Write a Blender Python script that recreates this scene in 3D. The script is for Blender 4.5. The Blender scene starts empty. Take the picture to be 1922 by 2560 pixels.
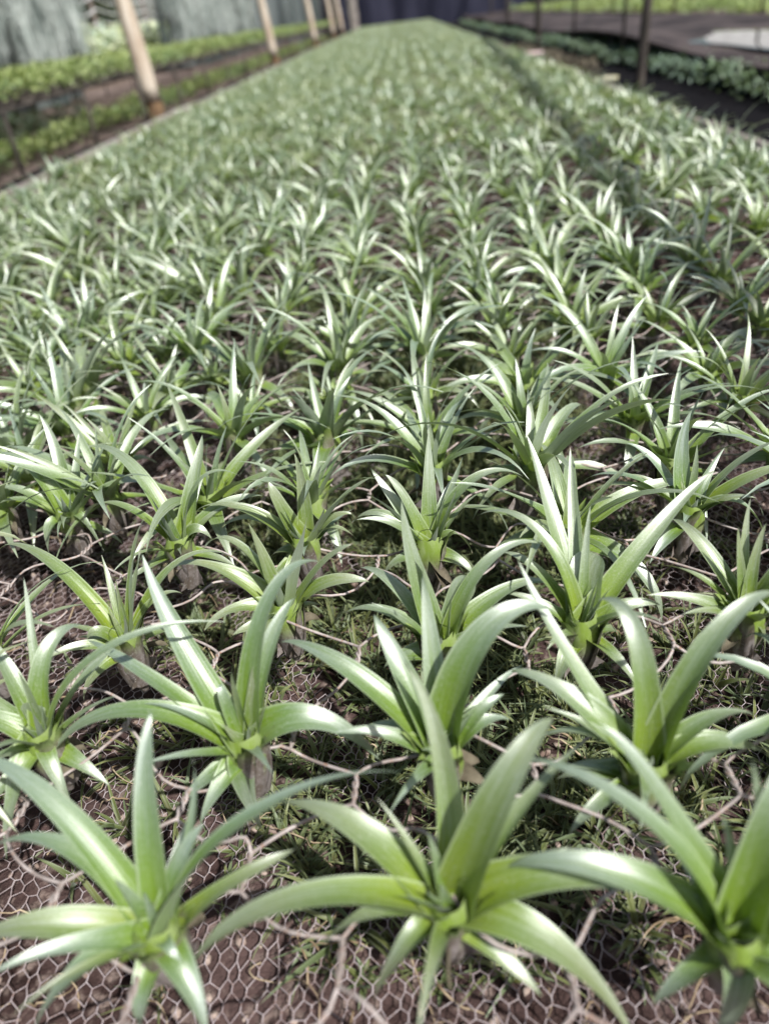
import bpy, math, random
import numpy as np
R = np.random.default_rng(11)
random.seed(11)
S = bpy.context.scene
COL = S.collection
rad = math.radians

# ------------------------------------------------------------------ camera
F = 1835.0                                   # focal length in pixels of the 1922 x 2560 photograph
IY = np.array([44., -1258., F]); IY /= np.linalg.norm(IY)
ID = np.array([339., 2690., F]); ID -= IY * (ID @ IY); ID /= np.linalg.norm(ID)
IX = np.cross(ID, IY)
HC = 0.42                                    # lens height above the netting
def ray(px, py, z):
    """point of the world plane z seen at pixel px,py"""
    r = np.array([px - 961., py - 1280., F]); t = (HC - z) / (r @ ID)
    return np.array([t * (r @ IX), t * (r @ IY), z])
def project(p):
    p = np.asarray(p, float)
    q = p[..., 0:1] * IX + p[..., 1:2] * IY + (HC - p[..., 2:3]) * ID
    return 961 + F * q[..., 0] / q[..., 2], 1280 + F * q[..., 1] / q[..., 2], q[..., 2]
from mathutils import Matrix
cam_d = bpy.data.cameras.new('camera'); cam = bpy.data.objects.new('camera', cam_d); COL.objects.link(cam)
right = np.array([IX[0], IY[0], -ID[0]]); up = -np.array([IX[1], IY[1], -ID[1]]); back = -np.array([IX[2], IY[2], -ID[2]])
M = Matrix(((right[0], up[0], back[0], 0), (right[1], up[1], back[1], 0), (right[2], up[2], back[2], HC), (0, 0, 0, 1)))
cam.matrix_world = M
cam_d.sensor_fit = 'VERTICAL'; cam_d.sensor_height = 34.6; cam_d.lens = F / 2560 * 34.6
cam_d.clip_start = 0.01; cam_d.clip_end = 500
cam_d.dof.use_dof = True; cam_d.dof.focus_distance = 0.64; cam_d.dof.aperture_fstop = 3.3
S.camera = cam

# ------------------------------------------------------------------ light
SUN = np.array([0.46, -0.48, 0.92]); SUN /= np.linalg.norm(SUN)
ld = bpy.data.lights.new('sun', 'SUN'); ld.energy = 5.0; ld.angle = rad(0.8); ld.color = (1.0, 0.985, 0.955)
lo = bpy.data.objects.new('sun', ld); COL.objects.link(lo)
from mathutils import Vector
lo.rotation_euler = Vector(SUN).to_track_quat('Z', 'Y').to_euler()
W = bpy.data.worlds.new('World'); S.world = W; W.use_nodes = True
nt = W.node_tree; nt.nodes.clear()
sky = nt.nodes.new('ShaderNodeTexSky'); sky.sky_type = 'NISHITA'; sky.sun_disc = False
sky.sun_elevation = math.asin(SUN[2]); sky.sun_rotation = math.atan2(SUN[0], SUN[1])
sky.air_density = 1.0; sky.dust_density = 2.5; sky.ozone_density = 0.6
bg = nt.nodes.new('ShaderNodeBackground'); bg.inputs[1].default_value = 0.078
ow = nt.nodes.new('ShaderNodeOutputWorld')
nt.links.new(sky.outputs[0], bg.inputs[0]); nt.links.new(bg.outputs[0], ow.inputs[0])
S.view_settings.view_transform = 'Standard'; S.view_settings.look = 'None'
S.view_settings.exposure = 0.5; S.view_settings.gamma = 1.0
S.cycles.max_bounces = 6; S.cycles.transparent_max_bounces = 10
S.cycles.use_denoising = True

# ------------------------------------------------------------------ material helpers
def newmat(name):
    m = bpy.data.materials.new(name); m.use_nodes = True
    n = m.node_tree; n.nodes.clear()
    out = n.nodes.new('ShaderNodeOutputMaterial')
    return m, n, out
def N(n, t, **kw):
    x = n.nodes.new(t)
    for k, v in kw.items(): setattr(x, k, v)
    return x
def setin(n, node, **kw):
    for k, v in kw.items():
        i = node.inputs[k.replace('_', ' ')]
        if hasattr(v, 'is_linked') or isinstance(v, bpy.types.NodeSocket): n.links.new(v, i)
        else: i.default_value = v
def rgb(c): return (c[0], c[1], c[2], 1.0)
def mix(n, f, a, b, blend='MIX'):
    x = N(n, 'ShaderNodeMix', data_type='RGBA', blend_type=blend)
    for sock, v in ((x.inputs[0], f), (x.inputs[6], a), (x.inputs[7], b)):
        if isinstance(v, bpy.types.NodeSocket): n.links.new(v, sock)
        elif isinstance(v, (tuple, list)): sock.default_value = rgb(v)
        else: sock.default_value = v
    return x.outputs[2]
def mth(n, op, a, b=0.0, clamp=False):
    x = N(n, 'ShaderNodeMath', operation=op); x.use_clamp = clamp
    for sock, v in ((x.inputs[0], a), (x.inputs[1], b)):
        if isinstance(v, bpy.types.NodeSocket): n.links.new(v, sock)
        else: sock.default_value = v
    return x.outputs[0]
def ramp(n, f, lo_, hi_, a=0.0, b=1.0):
    x = N(n, 'ShaderNodeMapRange'); x.interpolation_type = 'SMOOTHSTEP'
    n.links.new(f, x.inputs[0])
    for i, v in enumerate((lo_, hi_, a, b)): x.inputs[i + 1].default_value = v
    return x.outputs[0]
def noise(n, scale, detail=3.0, rough=0.55, vec=None, stretch=None):
    tc = N(n, 'ShaderNodeTexCoord'); v = tc.outputs['Object']
    if vec is not None: v = vec
    if stretch:
        mp = N(n, 'ShaderNodeMapping'); mp.inputs['Scale'].default_value = stretch; n.links.new(v, mp.inputs[0]); v = mp.outputs[0]
    x = N(n, 'ShaderNodeTexNoise'); n.links.new(v, x.inputs['Vector'])
    x.inputs['Scale'].default_value = scale; x.inputs['Detail'].default_value = detail; x.inputs['Roughness'].default_value = rough
    return x.outputs[0]
def attr(n, name):
    x = N(n, 'ShaderNodeAttribute'); x.attribute_name = name; return x.outputs['Fac']
def simple(name, c1, c2, scale=8.0, rough=0.75, bump=0.3, dist=0.01, spec=0.3, detail=5.0, stretch=None, lo_=0.35, hi_=0.65, c3=None):
    m, n, out = newmat(name)
    p = N(n, 'ShaderNodeBsdfPrincipled')
    f = noise(n, scale, detail, 0.6, stretch=stretch)
    col = mix(n, ramp(n, f, lo_, hi_), c1, c2)
    if c3: col = mix(n, ramp(n, noise(n, scale * 5.3, 3), .5, .72), col, c3)
    setin(n, p, Base_Color=col, Roughness=rough); p.inputs['Specular IOR Level'].default_value = spec
    if bump:
        b = N(n, 'ShaderNodeBump'); b.inputs['Strength'].default_value = bump; b.inputs['Distance'].default_value = dist
        n.links.new(noise(n, scale * 3, 6, 0.65, stretch=stretch), b.inputs['Height']); n.links.new(b.outputs[0], p.inputs['Normal'])
    n.links.new(p.outputs[0], out.inputs[0]); return m

def leaf_mat(name, base, mid, tip, under, silver=0.5, trans=0.22, rough=0.36, spec=0.7, fine=True, tones=1.0):
    """strap leaf: yellow-green sheath, green middle, grey scaly tip; attributes ls = along, lc = across, pv = per-plant tone"""
    m, n, out = newmat(name)
    ls, lc, pv = attr(n, 'ls'), attr(n, 'lc'), attr(n, 'pv')
    oi = N(n, 'ShaderNodeObjectInfo').outputs['Random']
    tone = mth(n, 'FRACT', mth(n, 'ADD', pv, mth(n, 'MULTIPLY', oi, 0.6)))
    col = mix(n, ramp(n, ls, 0.06, 0.38), base, mid)
    col = mix(n, ramp(n, ls, 0.24, 0.74), col, tip)
    tcol = mix(n, ramp(n, tone, 0.0, 1.0), (0.90, 0.97, 1.02), (1.26, 1.08, 0.68))
    col = mix(n, tones, col, tcol, 'MULTIPLY')
    if fine:
        sp = noise(n, 1500, 2, 0.7)                                   # scurf: tiny pale scales
        st = noise(n, 260, 3, 0.6)
        dust = noise(n, 480, 2, .6)
        col = mix(n, mth(n, 'MULTIPLY', ramp(n, dust, .60, .70), .35), col, (0.45, 0.47, 0.40))
        amt = mth(n, 'MULTIPLY', ramp(n, sp, .48, .70), mth(n, 'ADD', 0.12, mth(n, 'MULTIPLY', ls, silver)))
        col = mix(n, amt, col, (0.62, 0.68, 0.60))
        col = mix(n, mth(n, 'MULTIPLY', ramp(n, st, .4, .7), 0.18), col, mix(n, 0.5, base, tip))
    cv = N(n, 'ShaderNodeCombineXYZ')
    n.links.new(mth(n, 'MULTIPLY', lc, 2.6), cv.inputs[0]); n.links.new(mth(n, 'MULTIPLY', ls, 1.3), cv.inputs[1]); n.links.new(mth(n, 'MULTIPLY', tone, 37.0), cv.inputs[2])
    strk = noise(n, 1.6, 4, .6, vec=cv.outputs[0])                   # lengthwise streaks of thicker scurf
    col = mix(n, mth(n, 'MULTIPLY', ramp(n, strk, .42, .68), mth(n, 'ADD', .10, mth(n, 'MULTIPLY', ls, .22))), col, (0.42, 0.49, 0.44))
    col = mix(n, mth(n, 'MULTIPLY', ramp(n, strk, .50, .30), .35), col, mix(n, .3, mid, base))
    vv = N(n, 'ShaderNodeCombineXYZ')
    n.links.new(mth(n, 'MULTIPLY', lc, 11.0), vv.inputs[0]); n.links.new(mth(n, 'MULTIPLY', ls, .7), vv.inputs[1]); n.links.new(mth(n, 'MULTIPLY', tone, 19.0), vv.inputs[2])
    vein = noise(n, 1.5, 2, .6, vec=vv.outputs[0])                   # fine parallel veins
    col = mix(n, mth(n, 'MULTIPLY', ramp(n, vein, .56, .40), .30), col, mix(n, .35, mid, (0.03, 0.06, 0.01)))
    edge = ramp(n, mth(n, 'ABSOLUTE', lc), 0.84, 1.0, 0.0, 0.45)
    col = mix(n, edge, col, (0.52, 0.60, 0.42))
    bf = N(n, 'ShaderNodeNewGeometry').outputs['Backfacing']
    colb = mix(n, ramp(n, ls, 0.0, .5), mix(n, .5, base, under), under)
    col2 = mix(n, mth(n, 'MULTIPLY', bf, .75), col, colb)
    # brown dry tips on some leaves
    dry = mth(n, 'MULTIPLY', ramp(n, ls, .955, 1.0), ramp(n, tone, .45, .6))
    col2 = mix(n, mth(n, 'MULTIPLY', dry, .7), col2, (0.30, 0.20, 0.13))
    p = N(n, 'ShaderNodeBsdfPrincipled')
    setin(n, p, Base_Color=col2); p.inputs['Specular IOR Level'].default_value = .55 if spec > .9 else spec
    rg = mth(n, 'ADD', rough, mth(n, 'MULTIPLY', bf, .22)); 
    if fine: rg = mth(n, 'ADD', rg, mth(n, 'MULTIPLY', mth(n, 'SUBTRACT', sp, .5), .25))
    n.links.new(rg, p.inputs['Roughness'])
    p.inputs['Sheen Weight'].default_value = 0.06 if spec > .9 else .1; p.inputs['Sheen Roughness'].default_value = 0.35
    p.inputs['Sheen Tint'].default_value = (0.9, 1.0, 0.9, 1)
    if fine:
        b = N(n, 'ShaderNodeBump'); b.inputs['Strength'].default_value = 0.22; b.inputs['Distance'].default_value = 0.0006
        stri = N(n, 'ShaderNodeTexWave'); stri.inputs['Scale'].default_value = 1.0
        w = mth(n, 'SINE', mth(n, 'MULTIPLY', lc, 24.0))
        n.links.new(mth(n, 'ADD', mth(n, 'MULTIPLY', w, .25), sp), b.inputs['Height']); n.links.new(b.outputs[0], p.inputs['Normal'])
    t = N(n, 'ShaderNodeBsdfTranslucent'); n.links.new(mix(n, 1.0, col, (1.3, 1.4, .62), 'MULTIPLY'), t.inputs[0])
    if spec > .9:                                                     # reflective coat of silvery scales
        gl = N(n, 'ShaderNodeBsdfGlossy'); gl.inputs['Color'].default_value = (.93, .97, .93, 1); n.links.new(mth(n, 'ADD', rg, -.02), gl.inputs['Roughness'])
        if fine: n.links.new(b.outputs[0], gl.inputs['Normal'])
        gm = N(n, 'ShaderNodeMixShader'); n.links.new(mth(n, 'MULTIPLY', ramp(n, ls, .08, .70, .03, .24), mth(n, 'ADD', .65, mth(n, 'MULTIPLY', ramp(n, strk, .3, .7), .6))), gm.inputs[0])
        n.links.new(p.outputs[0], gm.inputs[1]); n.links.new(gl.outputs[0], gm.inputs[2]); p = gm
    ms = N(n, 'ShaderNodeMixShader'); ms.inputs[0].default_value = trans
    n.links.new(p.outputs[0], ms.inputs[1]); n.links.new(t.outputs[0], ms.inputs[2]); n.links.new(ms.outputs[0], out.inputs[0])
    return m

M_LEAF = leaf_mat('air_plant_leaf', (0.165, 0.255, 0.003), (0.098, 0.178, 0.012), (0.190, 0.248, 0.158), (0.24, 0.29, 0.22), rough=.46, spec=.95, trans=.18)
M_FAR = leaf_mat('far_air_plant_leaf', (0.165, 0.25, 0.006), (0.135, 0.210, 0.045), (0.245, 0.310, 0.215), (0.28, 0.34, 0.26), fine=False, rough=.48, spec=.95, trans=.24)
M_WEED = leaf_mat('weed_leaf', (0.055, 0.055, 0.018), (0.075, 0.100, 0.024), (0.135, 0.165, 0.07), (0.12, 0.14, 0.07), fine=False, rough=.5, spec=.4)
M_BENCHLEAF = leaf_mat('bench_leaf', (0.10, 0.16, 0.03), (0.18, 0.26, 0.07), (0.31, 0.37, 0.20), (0.26, 0.33, 0.16), tones=.7, fine=False, rough=.5, spec=.4)
M_DARKLEAF = leaf_mat('shaded_leaf', (0.10, 0.16, 0.08), (0.17, 0.26, 0.17), (0.30, 0.39, 0.32), (0.28, 0.37, 0.31), tones=.3, fine=False, rough=.5, spec=.4)
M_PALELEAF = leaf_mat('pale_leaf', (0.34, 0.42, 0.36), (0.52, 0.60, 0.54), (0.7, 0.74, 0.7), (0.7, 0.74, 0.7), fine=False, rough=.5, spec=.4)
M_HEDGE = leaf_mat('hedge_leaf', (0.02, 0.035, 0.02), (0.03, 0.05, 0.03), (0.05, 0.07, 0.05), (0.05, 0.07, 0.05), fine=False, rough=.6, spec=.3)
def bulb_mat():
    m, n, out = newmat('sheath_skin'); p = N(n, 'ShaderNodeBsdfPrincipled')
    ls = attr(n, 'ls'); f = noise(n, 120, 4, .65, stretch=(1, 1, .4)); g = noise(n, 420, 3, .7)
    low = mix(n, ramp(n, f, .38, .62), (0.13, 0.105, 0.085), (0.25, 0.22, 0.21)); low = mix(n, ramp(n, g, .55, .7), low, (0.34, 0.32, 0.31))
    top = mix(n, ramp(n, f, .35, .65), (0.15, 0.22, 0.03), (0.21, 0.27, 0.10))
    col = mix(n, ramp(n, mth(n, 'ADD', ls, mth(n, 'MULTIPLY', mth(n, 'SUBTRACT', f, .5), .5)), .42, .80), low, top)
    setin(n, p, Base_Color=col, Roughness=.5); b = N(n, 'ShaderNodeBump'); b.inputs['Strength'].default_value = .4; b.inputs['Distance'].default_value = .001
    n.links.new(f, b.inputs['Height']); n.links.new(b.outputs[0], p.inputs['Normal']); n.links.new(p.outputs[0], out.inputs[0]); return m
M_BULB = bulb_mat()
M_DRY = simple('dry_leaf_skin', (0.075, 0.062, 0.042), (0.15, 0.13, 0.09), 60, .8, .4, .001, .2)
M_WIRE = simple('weathered_wire', (0.24, 0.20, 0.185), (0.40, 0.35, 0.33), 70, .55, .25, .0006, .5, c3=(0.27, 0.16, 0.11))
M_FINE = simple('fine_wire', (0.24, 0.19, 0.19), (0.38, 0.33, 0.335), 60, .6, 0, .001, .4, c3=(0.22, 0.14, 0.12))
M_SOIL = simple('bed_soil', (0.028, 0.016, 0.014), (0.078, 0.050, 0.046), 16, .95, 1.0, .012, .1, detail=9, c3=(0.20, 0.15, 0.13))
M_GROUND = simple('earth', (0.075, 0.052, 0.042), (0.17, 0.13, 0.115), 2.2, .95, .8, .03, .1, detail=9, c3=(0.22, 0.17, 0.15))
M_BLACK = simple('black_net_aisle_shade', (0.006, 0.006, 0.007), (0.010, 0.009, 0.010), 6, .95, .3, .01, .03)  # black of the net skirt; also stands in for shade in the aisle
M_SHEET = simple('dusty_black_plastic', (0.022, 0.017, 0.016), (0.075, 0.059, 0.055), 2.6, .7, .5, .03, .15, stretch=(1, .35, 1))
M_RAIL = simple('grey_board', (0.16, 0.14, 0.125), (0.28, 0.25, 0.225), 10, .85, .4, .004, .2, stretch=(1, .08, 1))
M_POLE = simple('peeled_pole', (0.36, 0.27, 0.19), (0.62, 0.55, 0.46), 7, .75, .35, .006, .25, stretch=(3, 3, .35))
M_POLEBASE = simple('damp_pole', (0.10, 0.06, 0.035), (0.24, 0.15, 0.08), 14, .8, .4, .004, .25)
M_POST = simple('dark_post', (0.035, 0.03, 0.026), (0.09, 0.075, 0.065), 12, .85, .4, .004, .2, stretch=(2, 2, .3))
M_RPOLE = simple('grey_pole', (0.13, 0.105, 0.09), (0.24, 0.20, 0.175), 9, .85, .4, .005, .2, stretch=(2, 2, .3))
M_BLUENET = simple('blue_black_net', (0.012, 0.013, 0.024), (0.034, 0.035, 0.056), 1.3, .9, 0, .01, .1, stretch=(1, 1, .15))
M_CABLE = simple('pale_cable', (0.45, 0.45, 0.44), (0.6, 0.6, 0.6), 5, .6, 0)
M_TERRA = simple('pink_pot', (0.55, 0.42, 0.40), (0.66, 0.54, 0.52), 9, .7, .1)
M_YEL = simple('cream_pot', (0.34, 0.33, 0.25), (0.42, 0.39, 0.22), 9, .6, .1)
M_PALEG = simple('pale_gravel', (0.42, 0.44, 0.42), (0.6, 0.62, 0.6), 3, .95, .3)
M_STRAW = simple('dry_straw', (0.20, 0.14, 0.085), (0.40, 0.32, 0.22), 30, .9, .2, .001, .1)
M_MOSS = simple('hanging_moss_strand', (0.24, 0.28, 0.26), (0.50, 0.54, 0.51), 3, .9, 0, .01, .1)
M_CHIP = simple('soil_chip', (0.16, 0.11, 0.09), (0.34, 0.27, 0.23), 60, .95, .3, .002, .1)
def net_mat():
    m, n, out = newmat('grey_green_shade_net')
    p = N(n, 'ShaderNodeBsdfPrincipled')
    col = mix(n, ramp(n, noise(n, 1.2, 4, .6, stretch=(1, 1, .12)), .35, .65), (0.09, 0.115, 0.115), (0.30, 0.335, 0.33))
    setin(n, p, Base_Color=col, Roughness=.8); p.inputs['Specular IOR Level'].default_value = .15
    t = N(n, 'ShaderNodeBsdfTranslucent'); n.links.new(col, t.inputs[0])
    a = N(n, 'ShaderNodeMixShader'); a.inputs[0].default_value = .45
    n.links.new(p.outputs[0], a.inputs[1]); n.links.new(t.outputs[0], a.inputs[2])
    tr = N(n, 'ShaderNodeBsdfTransparent')
    b = N(n, 'ShaderNodeMixShader'); n.links.new(ramp(n, noise(n, 2.1, 5, .65, stretch=(1.6, 1.6, .25)), .38, .66, .10, .62), b.inputs[0])
    n.links.new(a.outputs[0], b.inputs[1]); n.links.new(tr.outputs[0], b.inputs[2]); n.links.new(b.outputs[0], out.inputs[0])
    return m
M_NET = net_mat()
def water_mat():
    m, n, out = newmat('puddle_water')
    p = N(n, 'ShaderNodeBsdfPrincipled'); setin(n, p, Base_Color=rgb((.03, .028, .025)), Roughness=.03)
    p.inputs['IOR'].default_value = 1.33; n.links.new(p.outputs[0], out.inputs[0]); return m
M_WATER = water_mat()
def drop_mat():
    m, n, out = newmat('water_drop'); g = N(n, 'ShaderNodeBsdfPrincipled')
    setin(n, g, Base_Color=rgb((1, 1, 1)), Roughness=0.0); g.inputs['Transmission Weight'].default_value = 1; g.inputs['IOR'].default_value = 1.33
    n.links.new(g.outputs[0], out.inputs[0]); return m
M_DROP = drop_mat()

# ------------------------------------------------------------------ mesh builder
class MB:
    def __init__(s): s.v = []; s.q = []; s.t = []; s.a = []; s.n = 0
    def grid(s, V, att=None, closed=False, pv=0.0):
        """V (n,m,3) grid of points -> quads; att (n,m,2) = ls,lc"""
        n, m = V.shape[:2]
        i = np.arange(n * m).reshape(n, m) + s.n
        j = np.roll(i, -1, 1) if closed else i[:, 1:]
        i0 = i if closed else i[:, :-1]
        q = np.stack([i0[:-1], j[:-1], j[1:], i0[1:]], -1).reshape(-1, 4)
        s.v.append(V.reshape(-1, 3)); s.q.append(q); s.n += n * m
        A = np.zeros((n * m, 3)); 
        if att is not None: A[:, :2] = att.reshape(-1, 2)
        A[:, 2] = pv; s.a.append(A)
    def raw(s, v, q):
        v = np.asarray(v, float); s.v.append(v); s.q.append(np.asarray(q) + s.n); s.n += len(v); s.a.append(np.zeros((len(v), 3)))
    def batch(s, V, att, pv):
        """V (k,n,m,3) many equal grids at once"""
        k, n, m = V.shape[:3]
        i = np.arange(k * n * m).reshape(k, n, m) + s.n
        q = np.stack([i[:, :-1, :-1], i[:, :-1, 1:], i[:, 1:, 1:], i[:, 1:, :-1]], -1).reshape(-1, 4)
        s.v.append(V.reshape(-1, 3)); s.q.append(q); s.n += k * n * m
        A = np.zeros((k, n, m, 3)); A[..., :2] = att; A[..., 2] = np.asarray(pv)[:, None, None]; s.a.append(A.reshape(-1, 3))
    def mesh(s, name, mat, smooth=True):
        v = np.concatenate(s.v); q = np.concatenate(s.q); a = np.concatenate(s.a)
        me = bpy.data.meshes.new(name)
        me.vertices.add(len(v)); me.vertices.foreach_set('co', v.astype(np.float32).ravel())
        me.loops.add(q.size); me.loops.foreach_set('vertex_index', q.astype(np.int32).ravel())
        me.polygons.add(len(q)); me.polygons.foreach_set('loop_start', (np.arange(len(q)) * 4).astype(np.int32))
        me.polygons.foreach_set('use_smooth', np.full(len(q), smooth, bool))
        for k, nm in enumerate(('ls', 'lc', 'pv')):
            at = me.attributes.new(nm, 'FLOAT', 'POINT'); at.data.foreach_set('value', a[:, k].astype(np.float32))
        me.materials.append(mat); me.update(calc_edges=True); me.validate()
        return me
    def obj(s, name, mat, parent=None, smooth=True):
        o = bpy.data.objects.new(name, s.mesh(name, mat, smooth)); COL.objects.link(o)
        if parent: o.parent = parent
        return o
    def tube(s, P, r, k=6, cap=False):
        P = np.asarray(P, float); n = len(P); r = np.broadcast_to(np.asarray(r, float), (n,))
        T = np.gradient(P, axis=0); T /= np.linalg.norm(T, axis=1, keepdims=True) + 1e-12
        ref = np.array([0, 0, 1.]) if abs(T[:, 2]).mean() < .8 else np.array([1., 0, 0])
        A = np.cross(T, ref); A /= np.linalg.norm(A, axis=1, keepdims=True) + 1e-12; B = np.cross(A, T)
        th = np.linspace(0, 2 * np.pi, k, endpoint=False)
        V = P[:, None] + r[:, None, None] * (np.cos(th)[None, :, None] * A[:, None] + np.sin(th)[None, :, None] * B[:, None])
        if cap:
            V = np.concatenate([np.repeat(P[:1, None], k, 1), V, np.repeat(P[-1:, None], k, 1)])
        s.grid(V, closed=True)
    def box(s, lo_, hi_):
        x0, y0, z0 = lo_; x1, y1, z1 = hi_
        v = [(x0, y0, z0), (x1, y0, z0), (x1, y1, z0), (x0, y1, z0), (x0, y0, z1), (x1, y0, z1), (x1, y1, z1), (x0, y1, z1)]
        s.raw(v, [(0, 3, 2, 1), (4, 5, 6, 7), (0, 1, 5, 4), (1, 2, 6, 5), (2, 3, 7, 6), (3, 0, 4, 7)])
def tag(o, label=None, cat=None, group=None, kind=None):
    for k, v in (('label', label), ('category', cat), ('group', group), ('kind', kind)):
        if v: o[k] = v
    return o
def empty(name, loc, rz=0.0):
    o = bpy.data.objects.new(name, None); COL.objects.link(o); o.location = loc; o.rotation_euler = (0, 0, rz); o.empty_display_size = .02
    return o

# ------------------------------------------------------------------ leaves
def leaf_sheet(P, az, w, cross=7, roll=0.0, chan=0.55, blunt=False, wave=0.0, ph=0.0):
    """strap leaf along P (n,3), azimuth az; returns grid (n,cross,3) and attributes"""
    n = len(P); s = np.linspace(0, 1, n); c = np.linspace(-1, 1, cross)
    T = np.gradient(P, axis=0); T /= np.linalg.norm(T, axis=1, keepdims=True)
    side = np.array([math.sin(az), -math.cos(az), 0.0])
    side = side - T * (T @ side)[:, None]; side /= np.linalg.norm(side, axis=1, keepdims=True)
    nrm = np.cross(side, T)
    rl = roll * s[:, None]
    sd = side * np.cos(rl) + nrm * np.sin(rl); nm = nrm * np.cos(rl) - side * np.sin(rl)
    if blunt: prof = (0.75 + .25 * np.minimum(s / .3, 1)) * np.sqrt(np.clip(1 - np.clip((s - .72) / .28, 0, 1) ** 2.2, .0004, 1))
    else: prof = (1.12 - .12 * np.minimum(s / .22, 1)) * (1 - s ** 1.55) ** 1.02 + .004
    hw = w / 2 * prof
    ch = chan * (1 - .45 * s + .7 * (1 - s) ** 5)
    V = P[:, None] + sd[:, None] * (c[None, :, None] * hw[:, None, None]) * (1 - .12 * ch[:, None, None])
    asy = .45 * math.sin(ph * 3.1 + az * 5.7)
    lift = (np.abs(c - asy) ** 2.0)[None, :] * (hw * ch * .85)[:, None] * (1 + .25 * np.sin(s * 7 + ph))[:, None]
    if wave: lift = lift + wave * w * np.sin(s * 9 + ph)[:, None] * c[None, :] * .3
    V = V + nm[:, None] * lift[..., None]
    A = np.stack(np.broadcast_arrays(s[:, None], c[None, :]), -1)
    return V, A
def arc_curve(az, th0, kap, L, n, r0=.006, z0=-.014, p=1.5, sway=0.0):
    s = np.linspace(0, 1, n); th = th0 - kap * s ** p
    a = az + sway * s ** 2
    d = np.stack([np.cos(th) * np.cos(a), np.cos(th) * np.sin(a), np.sin(th)], 1) * (L / (n - 1))
    P = np.concatenate([np.zeros((1, 3)), np.cumsum((d[1:] + d[:-1]) / 2, 0)])
    return P + np.array([math.cos(az) * r0, math.sin(az) * r0, z0])
def rosette(mb_out, mb_in, rng, size=1.0, n=12, cross=7, seg=13, droop=1.0, upright=0.0, centre=(0, 0, 0), wide=1.0):
    """a whole rosette: outer arching leaves and upright young ones"""
    a0 = rng.uniform(0, 6.28); C = np.asarray(centre, float); pv0 = rng.uniform(0, 1)
    for k in range(n):
        f = k / (n - 1)                                   # 0 outermost .. 1 innermost
        az = a0 + k * 2.39996 + rng.normal(0, .18)
        th0 = rad(36 + 46 * f ** 1.25 + upright + rng.normal(0, 7)); kap = rad(max(6, (124 - 88 * f) * droop * rng.uniform(.55, 1.2)))
        L = size * (.102 + .030 * math.sin(math.pi * min(1, f * 1.25)) - (.040 * max(0, f - .7) / .3)) * rng.uniform(.82, 1.18)
        w = size * wide * (.0175 - .0068 * f) * rng.uniform(.85, 1.15)
        if k < 3 and rng.random() < .75: th0 = rad(rng.uniform(-8, 22)); kap = rad(rng.uniform(45, 95)); L *= .78
        P = C + arc_curve(az, min(th0, rad(88)), kap, L, seg, r0=.006 * (1 - f * .6), sway=rng.normal(0, .18))
        V, A = leaf_sheet(P, az, w, cross, rng.normal(0, .35), chan=rng.uniform(.28, .55), wave=rng.uniform(0, .16), ph=rng.uniform(0, 6), blunt=False)
        (mb_out if f < .72 else mb_in).grid(V, A, pv=(pv0 * .5 + rng.uniform(-.13, .13)) % 1)
def bulb_mb(rng, size=1.0):
    mb = MB(); z = np.array([.004, -.004, -.014, -.026, -.038, -.050, -.060]); r = np.array([.0085, .0118, .0128, .0118, .0092, .0062, .0025]) * size
    th = np.linspace(0, 2 * np.pi, 18, endpoint=False); ph = rng.uniform(0, 6)
    V = np.zeros((7, 18, 3))
    for i in range(7):
        rr = r[i] * (1 + .08 * np.cos(3 * th + ph + i * .5) + .05 * np.cos(5 * th + 2 * ph - i))
        V[i] = np.stack([rr * np.cos(th), rr * np.sin(th), np.full(18, z[i] * size)], 1)
    mb.grid(V, np.stack([np.broadcast_to(((z + .06) / .064)[:, None], (7, 18)), np.zeros((7, 18))], -1), closed=True)
    for k in range(6):                                    # clasping sheaths around it
        az = rng.uniform(0, 6.28)
        P = np.array([[math.cos(az) * rr, math.sin(az) * rr, zz] for rr, zz in ((.0075, -.050), (.0118, -.034), (.0138, -.018), (.0150, -.004), (.0185, .006), (.0235, .0115))]) * size
        V, A = leaf_sheet(P, az, .021 * size, 7, 0, chan=.75); mb.grid(V, A)
    return mb
def dry_mb(rng, size=1.0):
    mb = MB()
    for k in range(2):
        az = rng.uniform(0, 6.28)
        P = arc_curve(az, rad(rng.uniform(0, 35)), rad(rng.uniform(60, 130)), size * rng.uniform(.014, .024), 7, r0=.0105, z0=-.026 * size)
        V, A = leaf_sheet(P, az, .011 * size, 5, rng.normal(0, .8), chan=.8); mb.grid(V, A)
    return mb

# ------------------------------------------------------------------ the bed grid of air plants
DX = .115; X0 = -.007; Y0 = .31; DY = .115; ZC = .030
k_ = 1.1571
GRP = 'air plants set in the wire netting'
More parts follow.
